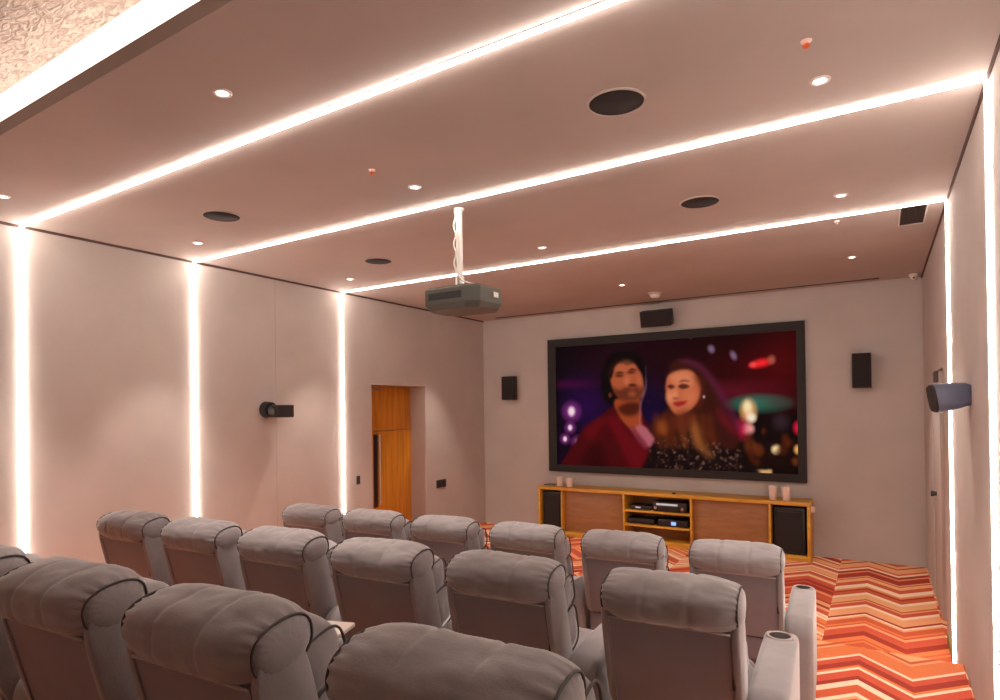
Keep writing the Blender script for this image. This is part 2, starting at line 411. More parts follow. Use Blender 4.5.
# ------------------------------------------------------------------ projector on its pole
t = tag(empty('ceiling_projector', (-2.868, 4.205, H)), 'grey faceted projector hanging from the ceiling on a white pole', 'projector')
bm = B(); lathe(bm, (0, 0, 0), [(.042, 0), (.042, -.008), (.03, -.014), (.028, -.03)], 28); obj('ceiling_plate', bm, M['white'], t, smooth=True, angle=40)
bm = B(); cyl(bm, (0, 0, -.02), .026, .026, (0, 0, -1), .60, 20); obj('pole', bm, M['white'], t, smooth=True, angle=40)
bm = B()
pts = [(-.03 + .012*math.sin(k*.9), -.022, -.02-.022*k) for k in range(24)]
tube(bm, pts, .007, 8)
pts = [(.0, -.036+.004*math.sin(k*1.3), -.03-.022*k) for k in range(24)] + [(.06, -.05, -.60), (.14, -.04, -.635), (.22, .0, -.65), (.24, .05, -.68)]
tube(bm, pts, .006, 8); obj('cable', bm, M['white'], t, smooth=True)
bm = B(); cyl(bm, (0, 0, -.56), .036, .036, (0, 0, -1), .08, 20); box(bm, -.06, .06, -.06, .06, -.655, -.638, bev=.004); obj('mount_bracket', bm, M['steel'], t, smooth=True, angle=40)
bm = B()
plan = [(-.30, -.06), (-.25, -.20), (.16, -.20), (.27, -.13), (.30, .16), (.22, .26), (-.22, .26), (-.30, .16)]
lev = [(.88, -.650), (1.0, -.668), (1.0, -.785), (.90, -.835)]
rings = [[bm.verts.new((x*s, .03+y*s, z)) for x, y in plan] for s, z in lev]
for a, b in zip(rings, rings[1:]):
    for i in range(8): bm.faces.new((a[i], a[(i+1) % 8], b[(i+1) % 8], b[i]))
bm.faces.new(rings[0]); bm.faces.new(rings[-1])
bmesh.ops.scale(bm, vec=(.95, .95, 1), verts=bm.verts)
bmesh.ops.bevel(bm, geom=list(bm.edges), offset=.004, segments=1, affect='EDGES')
body = obj('body', bm, M['proj'], t)
quick('rear_panel', M['black'], body, (-.2, .12, -.1635, -.155, -.755, -.70))
quick('side_label', M['white'], body, (.278, .2868, .06, .13, -.74, -.70))
bm = B(); cyl(bm, (-.02, .27, -.71), .05, .045, (0, 1, 0), .05, 28); obj('lens_barrel', bm, M['black'], body, smooth=True, angle=40)
bm = B(); cyl(bm, (-.02, .318, -.71), .036, .036, (0, 1, 0), .004, 28); obj('lens', bm, M['glass'], body)
quick('vent_slots', M['black'], body, *[(-.26+.02*k, -.25+.02*k, .2755, .2780, -.76, -.70) for k in range(5)])

# ------------------------------------------------------------------ wall speakers
def flat_speaker(x0, x1, z0, z1, dep, label, tilt=0.0, cat='wall speaker'):
    cx, cz = (x0+x1)/2, (z0+z1)/2
    t = tag(empty('wall_speaker', (cx, YB, cz)), label, cat)
    w, h = (x1-x0)/2, (z1-z0)/2
    R = Matrix.Translation((0, -.05, 0)) @ Matrix.Rotation(tilt, 4, 'X')
    bm = B(); box(bm, -w, w, -dep, 0, -h, h, bev=.012, mtx=R); c = obj('cabinet', bm, M['black'], t, smooth=True, angle=40)
    bm = B(); box(bm, -w+.012, w-.012, -dep-.008, -dep+.001, -h+.012, h-.012, bev=.006, mtx=R); obj('grille', bm, M['grille'], c, smooth=True, angle=40)
    quick('wall_bracket', M['black'], t, (-.04, .04, -.06, 0, -.06, .06), bev=.004)
flat_speaker(-5.71, -5.47, 2.27, 2.69, .17, 'small black upright speaker on the screen wall, left of the screen')
flat_speaker(-.305, -.085, 2.33, 2.79, .17, 'black upright speaker on the screen wall, right of the screen')
t = flat_speaker(-3.15, -2.68, 3.40, 3.65, .20, 'black horizontal centre speaker mounted just above the screen', .25)

def pod_speaker(loc, rz, label, m_body, m_front, s=1.0):
    """rounded box speaker with the baffle at +Y local, held off the wall at local -X..."""
    t = tag(empty('surround_speaker', loc), label, 'wall speaker')
    piv = Matrix.Rotation(rz, 4, 'Z') @ Matrix.Rotation(math.radians(-9), 4, 'X')
    bm = B()
    n = 40; rings = []
    # rounded-rectangle sections swept along local y, widest at the baffle
    for y, w, h in ((-.17*s, .045*s, .04*s), (-.165*s, .085*s, .075*s), (-.12*s, .125*s, .105*s), (-.02*s, .15*s, .125*s), (.10*s, .165*s, .135*s), (.125*s, .162*s, .132*s)):
        ring = []
        for k in range(n):
            a = 2*PI*k/n; c_, s_ = math.cos(a), math.sin(a); e = 2/3.6
            ring.append(bm.verts.new((w*math.copysign(abs(c_)**e, c_), y, h*math.copysign(abs(s_)**e, s_))))
        rings.append(ring)
    for a, b in zip(rings, rings[1:]):
        for i in range(n): bm.faces.new((a[i], a[(i+1) % n], b[(i+1) % n], b[i]))
    bm.faces.new(rings[0]); bm.faces.new(rings[-1])
    bmesh.ops.transform(bm, matrix=piv, verts=bm.verts)
    body = obj('cabinet', bm, m_body, t, smooth=True, angle=45)
    bm = B(); ring2 = []
    for y, w, h in ((.124*s, .158*s, .128*s), (.14*s, .15*s, .12*s), (.145*s, .12*s, .09*s)):
        ring = []
        for k in range(n):
            a = 2*PI*k/n; c_, s_ = math.cos(a), math.sin(a); e = 2/3.6
            ring.append(bm.verts.new((w*math.copysign(abs(c_)**e, c_), y, h*math.copysign(abs(s_)**e, s_))))
        ring2.append(ring)
    for a, b in zip(ring2, ring2[1:]):
        for i in range(n): bm.faces.new((a[i], a[(i+1) % n], b[(i+1) % n], b[i]))
    bm.faces.new(ring2[0]); bm.faces.new(ring2[-1])
    bmesh.ops.transform(bm, matrix=piv, verts=bm.verts)
    obj('baffle', bm, m_front, body, smooth=True, angle=45)
    return t
# right wall pod
t = pod_speaker((XR-.105, 5.0, 2.16), math.radians(98), 'blue-grey rounded speaker tilted out from the right wall', M['grey_speaker'], M['grille'], .70)
bm = B(); cyl(bm, (.105, 0, -.03), .04, .035, (-1, 0, 0), .02, 20); tube(bm, [(.10, 0, -.03), (.05, 0, -.02), (.0, 0, 0)], .018, 10); obj('wall_bracket', bm, M['black'], t, smooth=True, angle=40)
# left wall speaker: boss against the wall, box cabinet
t = tag(empty('surround_speaker', (XL+.16, 5.02, 2.12)), 'small black box speaker on a round bracket on the left wall', 'wall speaker')
bm = B(); cyl(bm, (-.16, -.08, .02), .10, .09, (1, -.05, 0), .10, 28); cyl(bm, (-.08, -.06, .0), .075, .06, (1, .2, 0), .10, 24); obj('wall_bracket', bm, M['black'], t, smooth=True, angle=40)
bm = B(); box(bm, -.06, .14, -.09, .12, -.075, .075, bev=.012, mtx=Matrix.Rotation(-.35, 4, 'Z')); c = obj('cabinet', bm, M['black'], t, smooth=True, angle=40)
bm = B(); box(bm, .14, .147, -.077, .107, -.064, .064, bev=.003, mtx=Matrix.Rotation(-.35, 4, 'Z')); obj('grille', bm, M['grille'], c)

# ------------------------------------------------------------------ screen with projected picture
def screen():
    x0, x1, z0, z1 = -4.855, -.868, 1.02, 3.295
    ix0, ix1, iz0, iz1 = -4.70, -.975, 1.135, 3.165
    t = tag(empty('projection_screen', ((x0+x1)/2, YB, z0)), 'large black framed screen showing a man in maroon and a long haired woman', 'screen')
    ox, oz = (x0+x1)/2, z0
    bm = B(); d = .07
    for b in ((x0, ix0, z0, z1), (ix1, x1, z0, z1), (ix0, ix1, z0, iz0), (ix0, ix1, iz1, z1)):
        box(bm, b[0]-ox, b[1]-ox, -d, 0, b[2]-oz, b[3]-oz)
    obj('frame', bm, M['bezel'], t)
    NX, NZ = 470, 256
    # the picture, worked out per grid point (film still with soft focus lights)
    c_, s_ = math.cos(YAW), math.sin(YAW)
    Fv = np.array([-s_, c_, 0]); Rv = np.array([c_, s_, 0]); U = np.array([0, 0, 1.0])
    F2 = Fv*math.cos(PITCH)+U*math.sin(PITCH); U2 = U*math.cos(PITCH)-Fv*math.sin(PITCH)
    R3 = Rv*math.cos(ROLL)+U2*math.sin(ROLL); U3 = U2*math.cos(ROLL)-Rv*math.sin(ROLL)
    def to_screen(u, v):      # measured photo point -> point on the screen cloth, in grid units
        r = F2+R3*(u-CX)/F_PX+U3*(CY-v)/F_PX
        k = YB/r[1]; x, z = r[0]*k, EYE+r[2]*k
        return ((x-ix0)/(ix1-ix0)*(NX-1), (z-iz0)/(iz1-iz0)*(NZ-1))
    A = lambda p: to_screen(590+p[0]/5.0, 340+p[1]/5.0)          # close-up crop of the couple
    W_ = lambda p: to_screen(540+p[0]/3.571, 310+p[1]/3.571)     # crop of the whole screen
    gx, gz = np.meshgrid(np.arange(NX, dtype=float), np.arange(NZ, dtype=float))
    img = np.zeros((NZ, NX, 3))
    rs = np.random.RandomState(3)
    def blur(a, r):
        if r <= 0: return a
        n = int(max(1, r*3)); k = np.exp(-np.arange(-n, n+1)**2/(2*r*r)); k /= k.sum()
        a = np.apply_along_axis(lambda m: np.convolve(np.pad(m, n, mode='edge'), k, mode='valid'), 0, a)
        return np.apply_along_axis(lambda m: np.convolve(np.pad(m, n, mode='edge'), k, mode='valid'), 1, a)
    def lc(c): return np.array(rgb(*c)[:3])
    def put(mask, c, op=1.0, add=False):
        global_img = img
        m = (mask*op)[..., None]
        if add: global_img += m*lc(c)
        else: global_img *= (1-m); global_img += m*lc(c)
    def smooth_poly(pts):
        out = []; n = len(pts)
        for i in range(n):
            p0, p1, p2, p3 = (np.array(pts[(i+k-1) % n]) for k in range(4))
            for s in (0, .25, .5, .75):
                out.append(.5*((2*p1)+(-p0+p2)*s+(2*p0-5*p1+4*p2-p3)*s*s+(-p0+3*p1-3*p2+p3)*s**3))
        return out
    def poly(pts, c, r=1.2, op=1.0, f=A, sm=True, add=False):
        q = [f(p) for p in pts]
        if sm: q = smooth_poly(q)
        inside = np.zeros_like(gx, dtype=bool); n = len(q)
        for i in range(n):
            xa, ya = q[i]; xb, yb = q[(i+1) % n]
            if ya == yb: continue
            cond = ((ya > gz) != (yb > gz)) & (gx < (xb-xa)*(gz-ya)/(yb-ya)+xa)
            inside ^= cond
        put(blur(inside.astype(float), r), c, op, add)
    def ell(cx, cy, rx, ry, c, soft=.3, op=1.0, f=A, rot=0.0, add=False):
        a, b = f((cx, cy)); e1 = f((cx+rx, cy)); e2 = f((cx, cy+ry))
        sx, sy = abs(e1[0]-a)+1e-6, abs(e2[1]-b)+1e-6
        dx, dy = (gx-a), (gz-b)
        cr, sr = math.cos(rot), math.sin(rot)
        dx, dy = dx*cr+dy*sr, -dx*sr+dy*cr
        d = np.sqrt((dx/sx)**2+(dy/sy)**2)
        put(np.clip((1+soft-d)/(2*soft), 0, 1), c, op, add)
    # backdrop
    img += lc((12, 2, 8))
    ell(120, 250, 150, 130, (22, 5, 36), 1.0, .7, W_); ell(170, 330, 70, 80, (60, 12, 100), .8, .65, W_)
    ell(110, 265, 90, 14, (100, 18, 84), .7, .55, W_); ell(60, 480, 80, 120, (30, 4, 40), .8, .8, W_)
    ell(100, 130, 120, 60, (12, 3, 14), .7, .9, W_)
    ell(400, 300, 60, 60, (26, 14, 76), .8, .6, W_); ell(395, 400, 60, 60, (30, 10, 70), .8, .8, W_)
    ell(760, 200, 240, 130, (74, 5, 14), .9, .95, W_); ell(860, 190, 90, 110, (98, 8, 18), .9, .8, W_)
    ell(560, 110, 200, 50, (40, 4, 12), .8, .8, W_); ell(700, 290, 120, 30, (120, 30, 50), .9, .7, W_)
    ell(780, 335, 85, 26, (50, 140, 120), .6, .9, W_); ell(840, 330, 60, 20, (90, 60, 60), .8, .6, W_)
    ell(830, 430, 130, 60, (26, 10, 14), .7, .9, W_); ell(820, 520, 150, 60, (40, 16, 10), .8, .9, W_)
    for p in ((115, 362, 15), (110, 420, 9), (92, 460, 8), (136, 472, 10)):
        ell(p[0], p[1], p[2]*1.5, p[2]*1.6, (200, 90, 190), .9, .6, W_); ell(p[0], p[1], p[2]*.75, p[2]*1.05, (255, 225, 235), .4, 1, W_)
    for p in ((540, 92, 9, 9), (613, 140, 10, 13), (692, 163, 9, 15)): ell(*p[:2], p[2], p[3], (150, 120, 150), .6, .9, W_, rot=.4)
    ell(790, 190, 34, 13, (255, 50, 60), .6, 1, W_, rot=.2); ell(762, 196, 12, 9, (255, 90, 90), .5, 1, W_); ell(828, 178, 12, 14, (190, 110, 90), .6, .8, W_)
    ell(745, 360, 24, 34, (250, 190, 130), .6, 1, W_); ell(742, 345, 14, 20, (255, 235, 190), .5, 1, W_); ell(755, 384, 16, 16, (255, 240, 215), .5, 1, W_)
    ell(745, 425, 18, 18, (255, 200, 190), .5, 1, W_); ell(722, 425, 26, 28, (220, 40, 90), .8, .8, W_)
    ell(843, 497, 14, 15, (255, 225, 170), .5, 1, W_); ell(923, 498, 13, 15, (255, 190, 110), .5, 1, W_); ell(925, 420, 16, 20, (240, 40, 80), .6, 1, W_)
    ell(860, 400, 26, 26, (70, 50, 60), .6, .8, W_)
    for k in range(26):
        ell(700+rs.rand()*230, 430+rs.rand()*140, 6+rs.rand()*12, 5+rs.rand()*16, [(110, 50, 20), (60, 20, 20), (150, 80, 40), (20, 10, 20)][rs.randint(4)], .7, .6, W_)
    poly([(725, 570), (828, 570), (828, 586), (725, 586)], (225, 180, 130), 1.2, 1, W_, sm=False); poly([(745, 480), (765, 480), (765, 575), (745, 575)], (90, 40, 20), 2, .8, W_)
    # man: hair, head, beard, jacket
    ell(170, 120, 230, 160, (52, 12, 30), .8, .8)
    poly([(60, 170), (95, 90), (150, 40), (215, 45), (262, 95), (285, 170), (280, 250), (262, 310), (230, 330), (150, 330), (90, 320), (62, 260)], (14, 6, 10), 2.5)
    poly([(-140, 700), (-80, 520), (-10, 430), (80, 360), (130, 330), (240, 330), (262, 370), (330, 480), (330, 520), (290, 700)], (88, 10, 20), 2)
    poly([(-60, 700), (-20, 560), (60, 520), (90, 640), (80, 720)], (56, 4, 12), 5, .7); poly([(90, 400), (140, 380), (200, 470), (290, 560), (290, 700), (200, 620), (140, 500)], (122, 16, 30), 4, .8)
    poly([(-30, 450), (40, 400), (100, 390), (60, 440), (10, 500)], (120, 16, 28), 5, .7)
    poly([(128, 300), (150, 380), (200, 440), (250, 480), (262, 440), (255, 330), (240, 290)], (176, 84, 48), 2)
    poly([(140, 340), (180, 380), (240, 370), (258, 320), (200, 310)], (70, 22, 16), 3.5, .85)
    poly([(232, 440), (262, 425), (300, 455), (330, 500), (300, 535), (262, 500)], (190, 110, 120), 2); poly([(200, 430), (225, 440), (290, 520), (280, 545), (230, 490)], (150, 60, 80), 2, .8)
    poly([(106, 150), (130, 108), (180, 92), (225, 108), (252, 160), (268, 210), (272, 262), (248, 295), (205, 302), (160, 296), (128, 262), (108, 210)], (186, 100, 66), 1.8)
    poly([(100, 190), (104, 140), (128, 96), (180, 78), (232, 92), (262, 150), (250, 150), (222, 120), (190, 128), (160, 118), (132, 134), (112, 190)], (16, 6, 10), 1.6)
    poly([(120, 60), (160, 30), (200, 34), (240, 70), (200, 60), (160, 58)], (44, 20, 28), 3, .8)
    poly([(120, 150), (150, 112), (200, 104), (235, 140), (210, 160), (160, 165)], (206, 124, 86), 3.5, .35)
    poly([(122, 235), (150, 250), (185, 232), (235, 225), (270, 235), (270, 265), (245, 297), (200, 305), (155, 298), (125, 262)], (96, 44, 30), 3, .8)
    ell(150, 178, 20, 9, (80, 30, 24), .6, .8); ell(208, 162, 20, 8, (80, 30, 24), .6, .8); poly([(126, 168), (150, 158), (176, 164), (150, 168)], (40, 14, 12), 1, .9); poly([(192, 152), (215, 142), (240, 152), (215, 152)], (40, 14, 12), 1, .9)
    ell(188, 205, 15, 22, (214, 124, 88), .7, .8); poly([(190, 226), (212, 218), (238, 226), (214, 232)], (50, 20, 16), 1.2, .8); ell(216, 241, 19, 6, (160, 70, 60), .5, .9); ell(214, 270, 18, 14, (180, 98, 64), .7, .7)
    ell(104, 276, 8, 12, (130, 70, 50), .5, .8); ell(250, 205, 12, 30, (206, 120, 90), .9, .6)
    poly([(282, 120), (287, 240), (258, 330), (254, 430), (248, 430), (250, 320), (278, 235)], (190, 150, 190), .8, .22, sm=False)
    # woman: long hair, face, patterned dress
    poly([(395, 190), (400, 130), (440, 98), (500, 100), (560, 130), (610, 190), (640, 270), (690, 360), (740, 440), (745, 520), (690, 560), (560, 560), (400, 540), (320, 480), (300, 430), (350, 380), (392, 330), (384, 250)], (74, 30, 22), 3)
    poly([(440, 104), (500, 96), (570, 130), (640, 210), (700, 310), (760, 430), (740, 450), (680, 350), (610, 230), (550, 150), (480, 118)], (112, 44, 76), 3.5, .6)
    poly([(640, 330), (700, 400), (760, 470), (720, 470), (650, 400)], (150, 24, 56), 5, .45)
    poly([(290, 700), (300, 560), (345, 480), (430, 450), (560, 470), (650, 530), (740, 560), (800, 600), (820, 700)], (30, 14, 16), 2.5)
    for k in range(420):
        a = rs.rand(); b = rs.rand(); x = 300+a*480; y = 480+b*190
        if y < 470+abs(x-470)*.28: continue
        ell(x, y, 2+rs.rand()*4, 2+rs.rand()*7, [(110, 78, 70), (76, 50, 46), (150, 112, 96), (46, 26, 26), (20, 8, 12)][rs.randint(5)], .6, .75, rot=rs.rand()*3)
    for x, w in ((330, 26), (372, 30), (410, 18), (455, 22), (515, 26), (560, 28), (600, 20)):
        poly([(x-10, 380), (x+w*.5, 370), (x+w, 440), (x+w*.9+20, 520), (x+w*.3+10, 540), (x-6, 460)], (150, 80, 36) if x % 2 else (120, 56, 26), 4, .6)
    poly([(500, 400), (540, 430), (570, 520), (620, 580), (590, 580), (530, 520)], (176, 112, 62), 5, .7); poly([(350, 400), (385, 420), (380, 480), (340, 450)], (180, 96, 50), 4, .6)
    poly([(384, 210), (398, 176), (440, 156), (500, 152), (540, 190), (556, 250), (540, 310), (500, 352), (450, 376), (420, 360), (395, 320), (384, 262)], (206, 118, 82), 1.8)
    poly([(400, 190), (440, 162), (490, 162), (520, 200), (500, 240), (440, 230)], (228, 146, 108), 4, .8); ell(402, 285, 16, 26, (240, 160, 120), .8, .8); ell(500, 285, 30, 28, (222, 132, 94), .8, .8)
    poly([(520, 180), (556, 190), (570, 260), (560, 330), (520, 352), (548, 290), (548, 240)], (110, 44, 30), 3.5, .7)
    poly([(388, 232), (404, 222), (424, 230), (424, 240), (404, 244)], (84, 34, 28), 1.2, .9); poly([(442, 232), (466, 218), (500, 228), (492, 240), (462, 246)], (84, 34, 28), 1.2, .9)
    poly([(444, 214), (470, 198), (505, 208), (470, 208)], (80, 34, 24), 1.2, .8); ell(428, 272, 13, 22, (236, 156, 116), .8, .8); ell(430, 292, 14, 6, (150, 66, 46), .7, .7)
    poly([(418, 316), (440, 308), (478, 304), (492, 300), (470, 326), (438, 332)], (176, 50, 52), 1.2, 1)
    ell(572, 284, 5, 7, (220, 190, 180), .5, .9)
    poly([(430, 366), (500, 350), (520, 400), (500, 450), (450, 460), (420, 420)], (120, 54, 34), 4, .7)
    img[:] = np.clip(blur(img[..., 0], .8)[..., None]*[1, 0, 0]+blur(img[..., 1], .8)[..., None]*[0, 1, 0]+blur(img[..., 2], .8)[..., None]*[0, 0, 1], 0, 1)**1.18
    # mesh grid
    xs = np.linspace(ix0-ox, ix1-ox, NX); zs = np.linspace(iz0-oz, iz1-oz, NZ)
    co = np.zeros((NZ, NX, 3)); co[..., 0] = xs[None, :]; co[..., 1] = -.03; co[..., 2] = zs[:, None]
    me = bpy.data.meshes.new('picture')
    idx = np.arange(NZ*NX).reshape(NZ, NX)
    q = np.stack([idx[:-1, :-1], idx[:-1, 1:], idx[1:, 1:], idx[1:, :-1]], -1).reshape(-1, 4)
    me.vertices.add(NX*NZ); me.vertices.foreach_set('co', co.ravel())
    me.loops.add(q.size); me.loops.foreach_set('vertex_index', q.ravel().astype(np.int32))
    me.polygons.add(len(q)); me.polygons.foreach_set('loop_start', np.arange(0, q.size, 4, dtype=np.int32)); me.update(calc_edges=True)
    ca = me.color_attributes.new('picture', 'FLOAT_COLOR', 'POINT')
    ca.data.foreach_set('color', np.concatenate([img, np.ones((NZ, NX, 1))], -1).astype(np.float32).ravel())
    m = bpy.data.materials.new('projected_picture'); m.use_nodes = True; nt = m.node_tree; b = nt.nodes['Principled BSDF']
    at = nt.nodes.new('ShaderNodeAttribute'); at.attribute_name = 'picture'
    b.inputs['Base Color'].default_value = (.004, .004, .004, 1); b.inputs['Roughness'].default_value = .9; b.inputs['Specular IOR Level'].default_value = .1
    nt.links.new(at.outputs['Color'], b.inputs['Emission Color']); b.inputs['Emission Strength'].default_value = .85
    me.materials.append(m)
    o = bpy.data.objects.new('picture', me); COL.objects.link(o); o.parent = t
    bm = B(); box(bm, ix0-ox, ix1-ox, -.028, 0, iz0-oz, iz1-oz); obj('backing', bm, M['bezel'], t)
screen()

# ------------------------------------------------------------------ media cabinet and what stands in and on it
def cabinet():
    x0, x1, yf, yb, top = -4.878, -.80, 9.41, YB-.002, .80
    ox = (x0+x1)/2
    t = tag(empty('media_cabinet', (ox, YB-.22, 0)), 'long low golden oak cabinet standing under the screen', 'cabinet')
    dy = -(YB-.22)
    def p(name, *boxes, m='wood', bev=.003, par=t):
        bm = B()
        for b in boxes: box(bm, b[0]-ox, b[1]-ox, b[2]+dy, b[3]+dy, b[4], b[5], bev=bev)
        return obj(name, bm, M[m], par, smooth=True, angle=40)
    p('top_board', (x0-.005, x1+.005, yf-.01, yb, top-.05, top))
    p('bottom_board', (x0+.041, x1-.041, yf, yb, .0, .07))
    p('side_panel', (x0, x0+.04, yf, yb, .0, top-.05)); p('side_panel', (x1-.04, x1, yf, yb, .0, top-.05))
    for a in (-4.46, -3.40, -2.375, -1.315):
        p('divider', (a, a+.03, yf+.004, yb-.02, .07, top-.05))
    p('back_panel', (x0+.04, x1-.04, yb-.018, yb-.002, .07, top-.05), m='back')
    p('inset_panel', (-4.43, -3.40, yf+.10, yf+.118, .07, top-.05), m='back'); p('inset_panel', (-2.345, -1.315, yf+.10, yf+.118, .07, top-.05), m='back')
    for z in (.49, .27): p('shelf', (-3.37, -2.375, yf+.004, yb-.02, z, z+.03))
    # speakers inside the end bays
    for (a, b, lab) in ((-4.83, -4.47, 'tall black floor speaker standing in the left end bay of the cabinet'), (-1.27, -.86, 'tall black floor speaker standing in the right end bay of the cabinet')):
        c = (a+b)/2; w = (b-a)/2-.012
        s = tag(empty('floor_speaker', (c, 9.66, .07)), lab, 'speaker', 'speakers in the cabinet bays')
        bm = B(); box(bm, -w, w, -.17, .16, 0, .64, bev=.008); cb = obj('cabinet', bm, M['black'], s, smooth=True, angle=40)
        bm = B(); box(bm, -w+.03, w-.03, -.19, -.168, .03, .60, bev=.008); obj('grille', bm, M['grille'], s, smooth=True, angle=40)
        bm = B(); box(bm, -w+.05, w-.05, -.192, -.189, .575, .59); obj('badge_strip', bm, M['plinth'], s)
    def gear(name, cx, z, w, h, d, lab, disp, mb='black'):
        g = tag(empty(name, (cx, 9.60, z)), lab, 'electronics')
        bm = B(); box(bm, -w/2, w/2, -d/2, d/2, .012, h, bev=.005); body = obj('case', bm, M[mb], g, smooth=True, angle=40)
        for sx in (-1, 1):
            for sy in (-1, 1):
                bm = B(); cyl(bm, (sx*(w/2-.04), sy*(d/2-.04), 0), .015, .015, (0, 0, 1), .013, 12); obj('foot', bm, M['plinth'], g)
        if disp:
            bm = B(); box(bm, *disp[0]); obj('display', bm, disp[1], body)
        return g, body
    g, b = gear('disc_player', -3.13, .52, .36, .07, .28, 'black slim box on the upper cabinet shelf, left side', ((-.08, .0, -.142, -.139, .03, .05), SILV))
    g, b = gear('av_receiver', -2.68, .52, .50, .15, .32, 'black receiver with lit display on the upper cabinet shelf', ((-.20, .12, -.162, -.159, .10, .13), SILV))
    for kx in (-.21, .19):
        bm = B(); cyl(bm, (kx, -.16, .06), .022, .022, (0, -1, 0), .018, 20); obj('knob', bm, M['steel'], b, smooth=True, angle=40)
    gear('media_player', -3.13, .30, .42, .09, .28, 'black box on the lower cabinet shelf, left side', None)
    g, b = gear('media_player', -2.64, .30, .44, .11, .30, 'black box with glowing blue display on the lower cabinet shelf', ((-.02, .05, -.152, -.149, .03, .08), BLUE))
    # cups
    def cup(x, y, lab, rz, r=.055, h=.155):
        c = tag(empty('cup', (x, y, top)), lab, 'cup', 'pinkish cups on the cabinet')
        bm = B(); lathe(bm, (0, 0, 0), [(0, 0), (r*.72, 0), (r*.76, .004), (r, h), (r*.93, h), (r*.68, .012), (0, .012)], 28); obj('cup_body', bm, M['ivory'], c, smooth=True, angle=50)
        bm = B(); tube(bm, [(r*.98*math.cos(2*PI*k/28), r*.98*math.sin(2*PI*k/28), h) for k in range(28)], .004, 6, closed=True); obj('rim', bm, M['white'], c, smooth=True)
    cup(-4.54, 9.56, 'pinkish cup on left end of the cabinet, left one of that pair', 0, .06, .15)
    cup(-4.36, 9.56, 'pinkish cup on left end of the cabinet, right one of that pair', 0, .065, .145)
    cup(-1.27, 9.55, 'pinkish cup on right end of the cabinet, left one of that pair', 0, .06, .185)
    cup(-1.10, 9.55, 'pinkish cup on right end of the cabinet, right one of that pair', 0, .062, .185)
    s = tag(empty('remote_control', (-4.75, 9.60, top)), 'thin dark remote lying on the left end of the cabinet', 'remote control')
    bm = B(); box(bm, -.10, .10, -.025, .025, 0, .016, bev=.006); obj('body', bm, M['plinth'], s, smooth=True, angle=40)
    bm = B()
    for k in range(6):
        for j in (-1, 1): cyl(bm, (-.075+k*.028, j*.010, .015), .005, .005, (0, 0, 1), .003, 10)
    obj('buttons', bm, M['lprof'], s)
    s = tag(empty('sensor_puck', (-2.62, 9.47, top)), 'tiny dark round sensor on the front edge of the cabinet', 'sensor')
    bm = B(); lathe(bm, (0, 0, 0), [(.03, 0), (.032, .004), (.026, .018), (0, .02)], 24); obj('body', bm, M['plinth'], s, smooth=True)
    bm = B(); cyl(bm, (0, -.024, .009), .006, .006, (0, -1, 0), .008, 10); obj('eye', bm, M['glass'], s)
    s = tag(empty('wall_adapter', (-.7995, 9.52, .70)), 'small white plug adapter on the right end panel of the cabinet', 'plug')
    bm = B(); box(bm, 0, .006, -.035, .035, -.045, .045, bev=.002); obj('wall_plate', bm, M['white'], s)
    bm = B(); box(bm, .006, .05, -.028, .028, -.038, .038, bev=.008, seg=3); obj('plug_body', bm, M['ivory'], s, smooth=True, angle=40)
cabinet()

def plate(y, z, w, h, lab, n):
    s = tag(empty('light_switch', (XL, y, z)), lab, 'light switch')
    bm = B(); box(bm, 0, .010, -w/2, w/2, -h/2, h/2, bev=.003); obj('plate', bm, M['plinth'], s, smooth=True, angle=40)
    for k in range(n):
        c = (k-(n-1)/2)*w/n
        bm = B(); box(bm, .010, .015, c-w/n*.36, c+w/n*.36, -h*.32, h*.32, bev=.002); obj('rocker', bm, M['bezel'], s)
plate(6.50, 1.13, .07, .12, 'small single dark switch on the left wall beside the glowing line', 1)
plate(8.48, .87, .27, .13, 'wide double dark switch plate on the left wall beyond the wooden door', 2)

# ------------------------------------------------------------------ recliners
LEAN = math.radians(15)
def cushion(bm, c, h, n=5.0, sub=14, rot=None, wr=0.0, seed=0):
    """superellipsoid pillow with slight wrinkles"""
    tmp = bmesh.new(); bmesh.ops.create_cube(tmp, size=2.0)
    bmesh.ops.subdivide_edges(tmp, edges=list(tmp.edges), cuts=sub, use_grid_fill=True)
    for v in tmp.verts:
        p = v.co; k = (abs(p.x)**n+abs(p.y)**n+abs(p.z)**n)**(1/n); p /= k
        q = Vector((p.x*h[0], p.y*h[1], p.z*h[2]))
        if wr: q += q.normalized()*wr*(noise.noise(q*9+Vector((seed, 0, 0)))+.5*noise.noise(q*23+Vector((0, seed, 0))))
        v.co = q
    M_ = Matrix.Translation(c) @ (rot or Matrix.Identity(4))
    bmesh.ops.transform(tmp, matrix=M_, verts=tmp.verts)
    me = bpy.data.meshes.new('tmp'); tmp.to_mesh(me); tmp.free(); bm.from_mesh(me); bpy.data.meshes.remove(me)

def se(a, e):
    c, s = math.cos(a), math.sin(a)
    return math.copysign(abs(c)**e, c), math.copysign(abs(s)**e, s)

